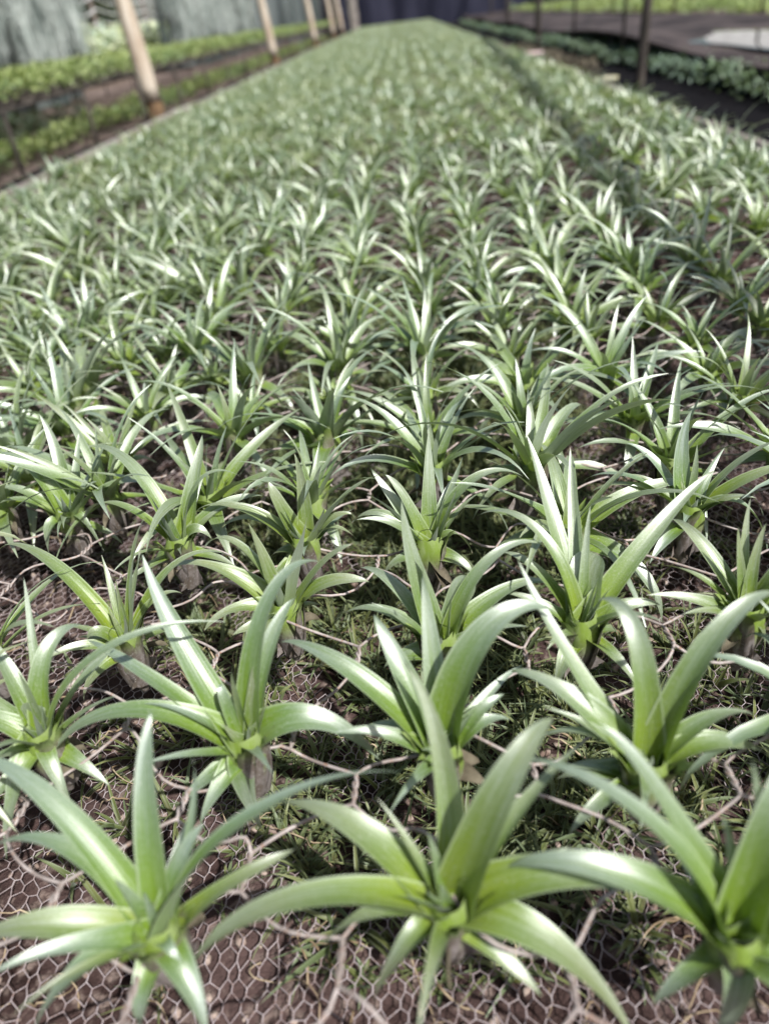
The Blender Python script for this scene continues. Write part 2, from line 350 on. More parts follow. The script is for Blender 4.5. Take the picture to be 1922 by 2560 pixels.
# plants seen large: centre pixel, then leaves (tip px, tip py, tip height, arch, width cm, blunt) in the 1661 px wide view
HAND = [
 ('A', 335, 2000, 'large silvery air plant at the bottom left, its long leaf crossing towards the middle', [
  (-60,1640,.075,.07,2.0),(328,1535,.115,.03,2.1),(862,1668,.085,.10,1.9),(642,1832,.045,.05,1.6),(-70,2040,.03,.12,2.2),(75,2225,-.005,.12,1.9),(450,2240,-.005,.10,2.1),(418,1640,.095,.02,1.0),(-40,1850,.045,.1,1.6),(440,1780,.07,.04,1.7),(250,1900,.06,.02,1.0),(395,2080,.03,.25,1.1)]),
 ('A', 968, 1945, 'large air plant at bottom middle with water drops and drooping leaves on both sides', [
  (400,2120,.0,.26,2.2),(872,1428,.135,.0,1.8),(1195,1552,.105,.16,2.7),(1555,2048,.0,.25,2.2),(1370,2250,-.03,.16,2.6),(805,2160,-.005,.2,1.6),(605,1738,.05,.12,2.6),(700,2040,.015,.12,1.4),(1265,1600,.09,.08,1.2),(1000,1790,.07,.0,1.0),(925,1800,.065,.02,1.0)]),
 ('A', 1592, 2010, 'large bright green air plant cut off by the bottom right corner', [
  (1090,1878,.05,.2,2.3),(1120,1640,.09,.1,2.0),(1285,1560,.12,.05,1.9),(1740,1610,.1,.1,2.4),(1830,1850,.06,.12,2.2),(1760,2150,-.01,.16,2.6),(1530,2260,-.03,.12,1.8),(1622,1640,.115,.0,1.2),(1560,1760,.08,.02,1.2),(1680,1740,.08,.02,1.3)]),
 ('B', 85, 1580, 'air plant at the left edge with a thin leaf arching right, second row', [
  (52,1248,.115,.0,1.0),(192,1352,.07,.2,1.9),(250,1400,.07,.03,1.6),(487,1344,.09,.12,1.3),(-30,1370,.085,.05,1.7),(-80,1560,.03,.12,1.8),(160,1750,-.01,.14,1.5),(15,1860,-.03,.1,1.9),(75,1520,.05,.1,1.8,1),(40,1450,.08,0,1.0)]),
 ('B', 525, 1590, 'big air plant left of middle with one broad arched leaf drooping right, second row', [
  (308,1198,.115,.0,2.4),(190,1383,.06,.07,1.7),(687,1213,.11,.12,2.2),(640,1290,.1,.08,1.9),(817,1640,.0,.28,2.6),(98,1683,-.01,.22,2.2),(567,1792,-.045,.1,2.2),(478,1478,.06,.22,1.2),(700,1545,-.0,.1,2.0),(545,1440,.08,.0,1.0),(500,1450,.085,.0,1.0)]),
 ('B', 955, 1605, 'air plant at the middle with a wide upright leaf leaning right, second row', [
  (608,1388,.06,.12,2.2),(808,1328,.09,.05,2.2),(912,1240,.115,.0,2.0),(1203,1325,.1,.13,2.8),(1100,1555,.03,.14,1.5),(1088,1500,.05,.1,1.3),(950,1748,-.045,.08,2.5),(990,1440,.08,.0,.9),(880,1430,.09,.0,1.2),(770,1590,.015,.12,1.5)]),
 ('B', 1400, 1640, 'air plant right of middle with one very long straight leaf leaning left, second row', [
  (1115,1200,.125,.0,1.5),(1283,1300,.1,.12,1.9),(1390,1395,.09,.0,1.0),(1695,1288,.11,.1,2.0),(1105,1450,.06,.1,2.2),(1166,1595,.03,.17,1.5),(1656,1564,.02,.14,2.0),(1700,1684,-.01,.18,2.0),(1258,1688,-.03,.06,2.0),(1420,1480,.07,.0,.9)]),
 ('C', 265, 1370, 'air plant with a short curled cup-like leaf at its front, third row left', [
  (-12,1200,.05,.15,1.7),(220,1199,.08,.0,.9),(312,1122,.12,.04,1.7),(500,1203,.06,.16,1.7),(303,1193,.085,.0,2.2),(395,1283,.05,.14,1.4),(188,1388,.03,.3,1.7),(250,1255,.07,.02,.9),(330,1420,0,.2,1.4)]),
 ('C', 612, 1302, 'perky air plant with grey bulb showing under star-shaped leaves, third row', [
  (441,1184,.07,.12,1.9),(537,1130,.1,.0,1.8),(663,1118,.115,.0,2.2),(759,1176,.09,.05,1.6),(801,1259,.05,.1,2.2),(373,1228,.055,.12,1.8),(441,1365,.02,.12,1.5),(570,1238,.07,.0,.9),(592,1240,.07,.02,.8),(640,1330,.02,.25,1.0)]),
 ('C', 950, 1375, 'air plant with one tall spear leaf upright in the middle, third row', [
  (867,1082,.125,.0,2.1),(775,1228,.05,.1,1.4),(1015,1246,.07,.02,1.9,1),(1175,1178,.075,.1,1.5),(1190,1263,.03,.13,2.0),(725,1343,.02,.16,1.6),(905,1200,.09,.0,1.5),(975,1290,.07,0,.9)]),
 ('C', 1258, 1335, 'air plant with a blunt cut-off leaf between long narrow leaves, third row right', [
  (1030,1115,.08,.12,1.5),(1136,936,.135,.02,2.0),(1231,966,.125,.0,1.6),(1540,1018,.105,.03,1.8),(1290,1195,.065,.0,2.7,1),(1426,1308,.03,.12,1.4),(1080,1195,.06,.1,1.5),(1275,1090,.1,.0,1.0)]),
 ('C', 1617, 1312, 'yellowish green air plant beside the bare soil at right, third row', [
  (1451,1122,.06,.1,1.8),(1428,1223,.04,.12,1.5),(1594,1139,.09,.0,1.3),(1621,1076,.1,.0,1.1),(1730,1180,.075,.08,2.2),(1750,1300,.03,.14,1.8),(1650,1420,-.01,.15,1.5),(1655,1130,.09,.02,1.2),(1545,1400,.0,.15,1.4)]),
 ('D', 1490, 1092, 'air plant with a white tipped blade upright above the dark soil at right, fourth row', [
  (1494,885,.105,.0,2.0),(1351,958,.07,.04,1.5),(1262,1038,.04,.13,1.7),(1278,1062,.03,.13,1.5),(1690,950,.085,.03,2.0),(1740,1010,.06,.1,1.9),(1657,1190,-.01,.32,1.8),(1437,1192,-.03,.08,1.8),(1470,1040,.05,.1,1.2),(1505,960,.08,.0,.9)]),
 ('D', 145, 1105, 'air plant with a pointed tall leaf at the left edge, fourth row', [
  (84,893,.11,.0,2.0),(-20,1000,.07,.12,1.9),(170,935,.09,.0,1.4),(240,935,.09,.02,1.5),(330,1052,.05,.12,1.9),(210,1040,.07,.05,1.6),(-20,1120,.03,.2,1.5),(225,1190,-.01,.3,1.6),(110,1210,-.01,.2,1.6),(-10,1060,.05,.1,1.7)]),
 ('D', 385, 1165, 'air plant with a bright notched blade standing upright, fourth row', [
  (437,938,.11,.04,2.0),(188,975,.075,.1,1.9),(520,1030,.08,.12,1.6),(320,1060,.09,.02,1.3),(580,1075,.05,.12,1.6),(180,1130,.03,.2,1.6),(458,1165,.03,.35,1.7),(395,1080,.07,0,.9),(360,1100,.06,0,.9)]),
 ('D', 655, 1160, 'stocky air plant with short broad leaves over mossy ground, fourth row', [
  (580,1040,.085,.06,2.4),(636,980,.105,.0,1.8),(815,1028,.09,.04,2.4),(425,1105,.05,.12,1.9),(770,1165,.02,.2,1.7),(760,1110,.05,.1,1.6),(480,1140,.03,.1,1.5),(700,1100,.07,.0,1.3),(610,1090,.07,.0,1.2),(668,1185,.02,.3,.9)]),
 ('D', 925, 1165, 'slender air plant with a fan of narrow leaves at the middle, fourth row', [
  (925,935,.11,.0,1.8),(800,1010,.08,.02,1.5),(830,1025,.085,.03,1.5),(1130,1030,.07,.1,1.8),(1000,985,.09,.0,1.2),(1020,1195,.01,.3,1.7),(760,1130,.03,.15,1.5),(790,1110,.05,.1,1.4),(960,1070,.07,0,.9),(985,1060,.08,0,1.0)]),
]
DET = {}                                                   # grid cell -> hand record
def cell_of(p): return int(round((p[0] - X0) / DX)), int(round((p[1] - Y0) / DY))
ROWNAME = {'A': -1, 'B': 0, 'C': 1, 'D': 2}
hand_cells = set()
rows = {}                                                  # row index -> list of (screen x, object)
ORD = ('first second third fourth fifth sixth seventh eighth ninth tenth eleventh twelfth thirteenth fourteenth fifteenth sixteenth seventeenth '
       'eighteenth nineteenth twentieth twenty-first twenty-second twenty-third twenty-fourth twenty-fifth twenty-sixth twenty-seventh twenty-eighth '
       'twenty-ninth thirtieth').split()
n_big = 0
for rec in HAND:
    rn, cx, cy, lab, leaves = rec
    rng = np.random.default_rng(int(cx * 7 + cy))
    C = ray(cx * k_, cy * k_, ZC)
    root = empty('air_plant', tuple(C)); tag(root, lab, 'air plant', GRP); n_big += 1
    out_, in_ = MB(), MB(); pv0 = rng.uniform(0, 1); drops = []
    for L_ in leaves:
        tx, ty, tz, b, wcm = L_[:5]; blunt = len(L_) > 5
        T = ray(tx * k_, ty * k_, tz) - C
        d = T[:2]; az = math.atan2(d[1], d[0]); ln = np.linalg.norm(T)
        if ln > .17: T = T * (.17 / ln); ln = .17
        up_ = np.array([0, 0, 1.])
        P0 = np.array([math.cos(az) * .006, math.sin(az) * .006, -.014])
        P3 = T; ch = P3 - P0
        bb = b + (.05 if b > .02 else .0); P1 = P0 + ch * .30 + up_ * (bb * 1.5 * ln + .010); P2 = P0 + ch * .80 + up_ * (bb * 1.45 * ln)
        if tz > .065 and b >= .1:                          # rises first, then bends over near the tip
            hz = np.array([ch[0], ch[1], 0.]); P1 = P0 + hz * .12 + up_ * (ch[2] * .75 + .02); P2 = P0 + hz * .62 + up_ * (ch[2] * 1.0 + .022 + .1 * ln)
        sw = rng.normal(0, .05) * ln; perp = np.array([-math.sin(az), math.cos(az), 0]) * sw; P1 = P1 + perp; P2 = P2 + perp
        s = np.linspace(0, 1, 38)[:, None]
        P = (1 - s) ** 3 * P0 + 3 * (1 - s) ** 2 * s * P1 + 3 * (1 - s) * s * s * P2 + s ** 3 * P3
        V, A = leaf_sheet(P, az, wcm / 100 * .98, 9, rng.normal(0, .3), chan=rng.uniform(.28, .55), blunt=blunt, wave=rng.uniform(0, .15), ph=rng.uniform(0, 6))
        if len(drops) < 5 and wcm > 1.2: drops.append((P, (3, 2, 4, 3, 2)[len(drops)], (.0016, .0013, .0012, .0015, .0010)[len(drops)]))
        (in_ if wcm <= 1.05 else out_).grid(V, A, pv=(pv0 * .5 + rng.uniform(-.05, .05)) % 1)
    for q in range(3):                                     # short old leaves hanging round the base
        az = rng.uniform(0, 6.28); P = arc_curve(az, rad(rng.uniform(-12, 18)), rad(rng.uniform(40, 90)), rng.uniform(.035, .06), 14, r0=.008, z0=-.018)
        V, A = leaf_sheet(P, az, rng.uniform(.013, .018), 9, rng.normal(0, .3), chan=.4); out_.grid(V, A, pv=pv0 * .5)
    for q in range(4):                                     # narrow half-grown leaves between the big ones
        az = rng.uniform(0, 6.28); P = arc_curve(az, rad(rng.uniform(38, 72)), rad(rng.uniform(25, 80)), rng.uniform(.05, .085), 16, r0=.006)
        V, A = leaf_sheet(P, az, rng.uniform(.009, .014), 9, rng.normal(0, .4), chan=.5, ph=q); out_.grid(V, A, pv=(pv0 * .5 + rng.uniform(-.1, .1)) % 1)
    for q in range(4):                                     # the small young leaves in the heart
        az = rng.uniform(0, 6.28); P = arc_curve(az, rad(rng.uniform(62, 84)), rad(rng.uniform(-8, 25)), rng.uniform(.022, .05), 11, r0=.003)
        V, A = leaf_sheet(P, az, rng.uniform(.006, .010), 7, 0, chan=.9); in_.grid(V, A, pv=pv0 * .5)
    out_.obj('leaf_rosette', M_LEAF, root); in_.obj('young_leaves', M_LEAF, root)
    bulb_mb(rng, 1.08).obj('sheath_base', M_BULB, root); dry_mb(rng, 1.1).obj('withered_leaves', M_DRY, root)
    if cy > 1900 and 900 < cx < 1000 or (cx, cy) == (955, 1605):
        for (Pd, sd_, rr) in drops:
            ox, oy, oz = Pd[sd_] + np.array([0, -.0006, .0011])
            dm = MB(); th = np.linspace(0, 2 * np.pi, 12, endpoint=False); ph = np.linspace(-1.57, 1.57, 9)
            V = np.stack([np.cos(ph)[:, None] * np.cos(th) * rr, np.cos(ph)[:, None] * np.sin(th) * rr, np.broadcast_to(np.sin(ph)[:, None] * rr * .85, (9, 12))], -1) + np.array([ox, oy, oz])
            dm.grid(V, closed=True); dm.obj('water_drop', M_DROP, root)
    i, j = cell_of(C); hand_cells.add((i, ROWNAME[rn])); rows.setdefault(ROWNAME[rn], []).append((cx * k_, None))

# prototypes of the repeated plant
PROTO = []
for q in range(26):
    rng = np.random.default_rng(100 + q); o_, i_ = MB(), MB()
    rosette(o_, i_, rng, size=rng.uniform(.82, 1.02), n=int(rng.integers(13, 19)), droop=rng.uniform(.7, 1.12), upright=rng.uniform(-6, 6), wide=rng.uniform(.85, 1.2), seg=12, cross=5)
    PROTO.append((o_.mesh('leaf_rosette', M_LEAF), i_.mesh('young_leaves', M_LEAF), bulb_mb(rng).mesh('sheath_base', M_BULB), dry_mb(rng).mesh('withered_leaves', M_DRY)))
BED_L, BED_R, BED_END = -1.50, 0.96, 28.5
cells = []
for j in range(-3, int((BED_END - Y0) / .098) + 1):
    for i in range(int((BED_L + .22 - X0) / DX), int((BED_R - .10 - X0) / DX) + 1):
        if (i, j) in hand_cells: continue
        far = j > 22
        x = X0 + i * DX + R.normal(0, .007 + .00075 * max(0, j - 8) if abs(X0 + i * DX) < .5 and j < 26 else .019); y = Y0 + (j * DY if j < 3 else 2 * DY + (j - 2) * .098) + R.normal(0, .010 if abs(X0 + i * DX) < .5 else .018)
        if j >= 1: x += .006 * math.sin(j * .35 + i * .8)
        # the camera stands over the front of the bed: nothing grows nearer than the lens can clear
        if j < -1 or (j == -1 and abs(x) < .33): continue
        if R.random() < .03 and j > 3: continue            # an empty cell here and there
        cells.append((i, j, x, y, ZC + R.normal(0, .006)))
        if j > 3 and R.random() < (.34 if x < -.35 else (.0 if x < .5 else .2)): cells.append((i, j, x + DX * .5 + R.normal(0, .01), y + R.normal(0, .02), ZC - .006))
xs = np.array([[c[2], c[3], c[4]] for c in cells]); px, py, dz = project(xs)
margin = 40
# keep each row clear of the hand-placed plants
vis = (px > -margin * 2) & (px < 1922 + margin * 2) & (py > -20) & (py < 2560 + 60) & (dz > 0)
order = np.argsort(np.where(vis, dz, 1e9))
N_IND = 300 - n_big
ind = set(order[:N_IND].tolist())
made = {}
for c_i in order[:N_IND]:
    i, j, x, y, z = cells[c_i]; q = int(R.integers(len(PROTO)))
    root = empty('air_plant', (x, y, z), R.uniform(0, 6.28)); sc = R.uniform(.82, 1.18); root.scale = (sc, sc, sc * R.uniform(.9, 1.12))
    root.rotation_euler[0] = R.normal(0, .10); root.rotation_euler[1] = R.normal(0, .10)
    for nm, me in zip(('leaf_rosette', 'young_leaves', 'sheath_base', 'withered_leaves'), PROTO[q]):
        if nm in ('sheath_base', 'withered_leaves') and y > 1.5: continue
        o = bpy.data.objects.new(nm, me); COL.objects.link(o); o.parent = root
    tag(root, None, 'air plant', GRP)
    made.setdefault(j, []).append((px[c_i], root, sc, q))
for j, lst in made.items():
    hand_x = [a for a, _ in rows.get(j, [])]
    allx = sorted([(a, o, s_) for a, o, s_, q in lst] + [(a, None, 0) for a in hand_x], key=lambda t: t[0])
    allx_in = [t for t in allx if 0 <= t[0] <= 1922]
    rown = ORD[j + 1] if j + 1 < 30 else 'last'
    for a, o, s_ in allx:
        if o is None: continue
        kind = 'large' if s_ > 1.06 else ('small' if s_ < .93 else 'mid-sized')
        if a < 0: o['label'] = f'{kind} air plant cut off by the left edge in the {rown} row from the front'
        elif a > 1922: o['label'] = f'{kind} air plant cut off by the right edge in the {rown} row from the front'
        else:
            r_ = [t[0] for t in allx_in].index(a)
            o['label'] = f'{kind} air plant, {ORD[r_]} from the left in the {rown} row from the front'
# everything farther away (and what stands beside the frame) in one object
far = MB()
def far_rosette_batch(pts, n, seg, cross, rng, size=1.0):
    K = len(pts)
    for k in range(n):
        f = k / (n - 1)
        az = rng.uniform(0, 6.28, K) if k == 0 else az_prev + 2.39996 + rng.normal(0, .2, K)
        az_prev = az
        th0 = np.radians(36 + 46 * f ** 1.25 + rng.normal(0, 7, K)); kap = np.radians(np.maximum(8, (124 - 84 * f) * rng.uniform(.5, 1.25, K)))
        L = size * (.094 + .028 * math.sin(math.pi * min(1, f * 1.25)) - .03 * max(0, f - .7) / .3) * rng.uniform(.8, 1.2, K); w = (.0165 - .006 * f) * rng.uniform(.85, 1.2, K)
        s = np.linspace(0, 1, seg); th = th0[:, None] - kap[:, None] * s ** 1.5
        d = np.stack([np.cos(th) * np.cos(az)[:, None], np.cos(th) * np.sin(az)[:, None], np.sin(th)], -1) * (L / (seg - 1))[:, None, None]
        P = np.concatenate([np.zeros((K, 1, 3)), np.cumsum((d[:, 1:] + d[:, :-1]) / 2, 1)], 1) + pts[:, None] + np.array([0, 0, -.012])
        side = np.stack([np.sin(az), -np.cos(az), np.zeros(K)], -1)[:, None]
        T = d / np.linalg.norm(d, axis=-1, keepdims=True); nr = np.cross(np.broadcast_to(side, T.shape), T)
        hw = w[:, None] / 2 * ((.8 + .2 * np.minimum(s / .22, 1)) * (1 - s ** 1.5) + .004)
        c = np.linspace(-1, 1, cross)
        V = P[:, :, None] + side[:, :, None] * (c[None, None, :, None] * hw[:, :, None, None]) + nr[:, :, None] * (np.abs(c)[None, None, :, None] ** 1.5 * hw[:, :, None, None] * .5)
        A = np.broadcast_to(np.stack(np.broadcast_arrays(s[:, None], c[None, :]), -1), (K, seg, cross, 2))
        far.batch(V, A, (pvs + rng.uniform(-.05, .05, K)) % 1)
rest = np.array([xs[q] for q in range(len(cells)) if q not in ind])
nearm = rest[:, 1] < 5
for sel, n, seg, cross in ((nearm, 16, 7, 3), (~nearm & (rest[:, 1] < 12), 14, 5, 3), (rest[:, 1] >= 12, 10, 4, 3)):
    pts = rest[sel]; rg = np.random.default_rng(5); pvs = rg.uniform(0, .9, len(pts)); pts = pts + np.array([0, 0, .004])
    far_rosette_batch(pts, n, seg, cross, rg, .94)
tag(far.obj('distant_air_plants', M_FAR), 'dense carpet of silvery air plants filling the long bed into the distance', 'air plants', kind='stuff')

# ------------------------------------------------------------------ coarse hexagonal netting that holds the plants
net = MB(); WR = .00115
def nodej(i, j, odd):
    rr = np.random.default_rng((i + 500) * 7919 + (j + 50) * 104729 + odd)
    return np.array([X0 + (i + .5 * odd) * DX + rr.normal(0, .004), (.285 if odd else .3425) + j * DY + rr.normal(0, .004), rr.normal(.015, .004)])
TW = .013
def wire(a, b, rng, n=9, r=WR, k=6, sag=.005):
    s = np.linspace(0, 1, n)[:, None]
    o = np.array([rng.normal(0, .0045), rng.normal(0, .0045), rng.normal(0, sag)])
    o2 = np.array([rng.normal(0, .0028), rng.normal(0, .0028), rng.normal(0, .0025)])
    P = a + (b - a) * s + np.sin(np.pi * s) * o + np.sin(2 * np.pi * s) * o2
    net.tube(P, r, k)
iL, iR = int((BED_L - X0) / DX) - 1, int((BED_R - X0) / DX) + 1
for j in range(-3, 46):
    y = .3 + j * DY; near = y < 1.9
    for odd in (1, 0):
        for i in range(iL, iR + 1):
            c = nodej(i, j, odd); rr = np.random.default_rng((i + 77) * 31 + (j + 9) * 1009 + odd * 3)
            if not (BED_L - .02 < c[0] < BED_R + .02): continue
            lo_, hi_ = c - np.array([0, TW, -.003]), c + np.array([0, TW, -.003])
            if near:
                for ph in (0, math.pi):                    # two strands twisted one and a half turns
                    s = np.linspace(0, 1, 17); a = ph + s * 2 * np.pi * 1.5
                    e = np.minimum(1, np.minimum(s, 1 - s) * 7)
                    P = lo_ + (hi_ - lo_) * s[:, None]; P = P + np.stack([np.cos(a) * WR * 1.08 * e, np.zeros(17), np.sin(a) * WR * 1.08 * e], 1)
                    net.tube(P, WR, 6)
            else: net.tube(np.array([lo_, c, hi_]), WR * 1.7, 4)
            # the two wires leaving the far end of this twist
            for sx in (0, 1):
                if odd: ii, jj, oo = i + sx, j, 0
                else: ii, jj, oo = i - 1 + sx, j + 1, 1
                t = nodej(ii, jj, oo) - np.array([0, TW, -.003])
                if not (BED_L - .06 < t[0] < BED_R + .06): continue
                wire(hi_, t, rr, 9 if near else 3, WR, 6 if near else 3)
tag(net.obj('wire_netting', M_WIRE), 'weathered wide hexagonal wire netting whose cells hold the air plants', 'wire netting')

# ------------------------------------------------------------------ fine chicken wire lying on the soil
ZS = -.106
def soil_z(x, y):
    return ZS + .006 * np.sin(x * 9.1 + 1.2) * np.cos(y * 7.3) + .004 * np.sin(x * 23 + y * 17) + .0025 * np.sin(x * 61 - y * 53)
def wdens(x, y):
    d = math.exp(-((x - .01 - .03 * math.sin(y * 7)) / .23) ** 2) + .35 * math.exp(-((x + .25) / .06) ** 2) * (y > .5)
    return d * (.45 + .55 * math.sin(x * 21 + y * 13) ** 2) * min(1, max(0, (y - .20) / .12))
fm = MB(); A_ = .0108; B_ = A_ * .5; pitch = A_ * .86; tw = .0022
def fz(x, y): return soil_z(x, y) + .011 + .006 * math.sin(x * 14 + y * 5) + .003 * math.cos(y * 19 - x * 7)
def fnode(i, j):
    h = np.random.default_rng(((i + 4000) * 73856093 ^ (j + 4000) * 19349663) & 0xffffffff)
    x = (i + .5 * (j % 2)) * A_ + h.normal(0, .0012); y = j * pitch + h.normal(0, .0012)
    x += .006 * math.sin(y * 11) ; y += .005 * math.sin(x * 13 + 1)
    return np.array([x, y, fz(x, y)])
cache = {}
def fn(i, j):
    if (i, j) not in cache: cache[(i, j)] = fnode(i, j)
    return cache[(i, j)]
segs = []
for j in range(int(.02 / pitch), int(1.25 / pitch)):
    yj = j * pitch; half = .30 + yj * .55
    for i in range(int(-half / A_), int(half / A_) + 1):
        c = fn(i, j)
        if wdens(c[0], c[1]) > .42: continue          # overgrown there
        segs.append((c - [0, tw, 0], c + [0, tw, 0], 1.45))
        for sx in (0, 1):
            t = fn(i - 1 + sx + (j % 2), j + 1); segs.append((c + [0, tw, 0], t - [0, tw, 0], 1.0))
sa = np.array([s[0] for s in segs]); sb = np.array([s[1] for s in segs]); sr = np.array([s[2] for s in segs]) * .00034
T = sb - sa; T /= np.linalg.norm(T, axis=1, keepdims=True); Au = np.cross(T, [0, 0, 1.]); Au /= np.linalg.norm(Au, axis=1, keepdims=True); Bu = np.cross(Au, T)
th = np.linspace(0, 2 * np.pi, 5)[:-1]
ring = (np.cos(th)[None, :, None] * Au[:, None] + np.sin(th)[None, :, None] * Bu[:, None]) * sr[:, None, None]
ring = np.concatenate([ring, ring[:, :1]], 1)
V = np.stack([sa[:, None] + ring, sb[:, None] + ring], 1)
fm.batch(V, np.zeros((len(segs), 2, 5, 2)), np.zeros(len(segs)))
tag(fm.obj('chicken_wire', M_FINE), 'fine rusty chicken wire lying flat over the brown soil under the plants', 'chicken wire')

# ------------------------------------------------------------------ soil and ground
def sheet(name, x0, x1, y0, y1, nx, ny, zf, mat, ypow=1.0):
    X = np.linspace(x0, x1, nx); t = np.linspace(0, 1, ny) ** ypow; Y = y0 + (y1 - y0) * t
    gx, gy = np.meshgrid(X, Y); V = np.stack([gx, gy, zf(gx, gy)], -1); mb = MB(); mb.grid(V); return mb.obj(name, mat)
def bed_z(x, y):
    z = soil_z(x, y); e = np.minimum(x - (BED_L - .05), BED_R + .05 - x)
    return np.where(e < .02, z - .10, z)
tag(sheet('bed_soil', BED_L - .05, BED_R + .05, -1.0, BED_END + .3, 140, 500, bed_z, M_SOIL, 2.2), kind='structure')
tag(sheet('ground', -60, 60, -20, 120, 90, 110, lambda x, y: -.178 + .0 * x, M_GROUND), kind='structure')
tag(sheet('aisle', BED_R + .06, 2.0, -1, 30, 12, 60, lambda x, y: -.172 + .006 * np.sin(x * 9 + y * 3), M_BLACK), kind='structure')  # deep shade of the aisle is put into its near-black colour
tag(sheet('path', -2.36, BED_L - .10, -1, 30, 12, 60, lambda x, y: -.171 + .006 * np.sin(x * 9 + y * 3), M_BLACK), kind='structure')
# crumbs, twigs and bark bits among the soil
cr = MB(); rg = np.random.default_rng(3)
for q in range(1500):
    y = rg.uniform(.05, 1.3); x = rg.uniform(-.3 - .5 * y, .3 + .5 * y); r = rg.uniform(.0012, .0045); z = float(soil_z(x, y)) + r * .3
    th = np.linspace(0, 2 * np.pi, 6, endpoint=False); st = rg.uniform(.6, 2.2); rot = rg.uniform(0, 3.14)
    V = np.zeros((4, 6, 3))
    for a, (zz, rr) in enumerate(((-.8, .3), (-.2, 1), (.4, .9), (.8, .15))):
        rr = rr * r * rg.uniform(.75, 1.2, 6); u, v = rr * np.cos(th) * st, rr * np.sin(th)
        V[a] = np.stack([x + u * math.cos(rot) - v * math.sin(rot), y + u * math.sin(rot) + v * math.cos(rot), np.full(6, z + zz * r)], 1)
    cr.grid(V, closed=True)
tag(cr.obj('soil_crumbs', M_CHIP), 'loose crumbs and bark bits scattered over the soil under the netting', 'soil crumbs', kind='stuff')
rt = MB()
for q in range(520):
    y = rg.uniform(.06, 1.4); x = rg.uniform(-.3 - .5 * y, .3 + .5 * y); a = rg.uniform(0, 6.28); n_ = 9; P = []
    L = rg.uniform(.02, .07); bend = rg.normal(0, 1.6)
    for k in range(n_):
        P.append((x, y, float(soil_z(np.float64(x), np.float64(y))) + .003 + .013 * math.sin(math.pi * k / (n_ - 1)) * rg.uniform(.6, 1.2)))
        x += math.cos(a) * L / n_; y += math.sin(a) * L / n_; a += bend / n_ + rg.normal(0, .22)
    rt.tube(np.array(P), np.linspace(1, .4, n_) * rg.uniform(.0004, .0012), 5)
tag(rt.obj('dry_roots', M_STRAW), 'dry tan roots and straw tangled in the chicken wire on the soil', 'roots', kind='stuff')
# undergrowth of grassy seedlings and moss
wd = MB(); rg = np.random.default_rng(8)
def tuft(x, y, n, L, w, z=None, mb=wd, lo_=20, hi_=80):
    z = float(soil_z(np.float64(x), np.float64(y))) if z is None else z
    for k in range(n):
        az = rg.uniform(0, 6.28); P = arc_curve(az, rad(rg.uniform(lo_, hi_)), rad(rg.uniform(10, 80)), L * rg.uniform(.6, 1.3), 6, r0=.002, z0=0) + np.array([x, y, z])
        V, A = leaf_sheet(P, az, w * rg.uniform(.7, 1.3), 3, rg.normal(0, .4), chan=.5); mb.grid(V, A, pv=rg.uniform(0, .9))
cnt = 0
while cnt < 4600:
    y = rg.uniform(.22, 1.8); x = rg.uniform(-.7, .7)
    if rg.random() < wdens(x, y): tuft(x, y, int(rg.integers(5, 10)), rg.choice([.014, .02, .03, .045]) * rg.uniform(.8, 1.2), rg.uniform(.0018, .0048), lo_=5); cnt += 1
for q in range(2600):
    y = rg.uniform(1.2, 6); x = rg.uniform(BED_L, BED_R)
    if rg.random() < .35: tuft(x, y, 4, .04, .006)
for (x, y, n, L, w) in ((-.075, .255, 9, .07, .0055), (-.055, .30, 8, .065, .005), (.07, .33, 10, .06, .0045), (.15, .40, 9, .06, .004), (.06, .41, 9, .05, .004), (-.21, .22, 7, .035, .003), (.03, .36, 10, .05, .005), (.11, .25, 7, .045, .004), (.0, .27, 8, .05, .004)):
    tuft(x, y, n, L, w)
tag(wd.obj('undergrowth', M_WEED), 'grassy weeds and seedlings growing under the netting between the air plants', 'weeds', kind='stuff')

# ------------------------------------------------------------------ bed edges
def board(name, x, y0, y1, z0, z1, th_, lab, mat=M_RAIL):
    mb = MB(); n = 60; ys = np.linspace(y0, y1, n); V = np.zeros((n, 8, 3)); b = .003
    for a in range(n):
        dx = .010 * math.sin(ys[a] * .8) + .004 * math.sin(ys[a] * 3.1); dz_ = .006 * math.sin(ys[a] * 1.3 + 1)
        pr = [(-th_/2+b, z0), (th_/2-b, z0), (th_/2, z0+b), (th_/2, z1-b), (th_/2-b, z1), (-th_/2+b, z1), (-th_/2, z1-b), (-th_/2, z0+b)]
        V[a] = [(x + u + dx, ys[a], w_ + dz_) for u, w_ in pr]
    mb.grid(V, closed=True); return tag(mb.obj(name, mat), lab, 'edge board')
board('edge_board', BED_L - .085, -.8, 28.8, -.185, .004, .03, 'long pale grey edge board along the left side of the plant bed')
board('edge_board', BED_R + .085, -.8, 28.8, -.185, -.02, .03, 'long grey edge board along the right side of the bed beside the black aisle')

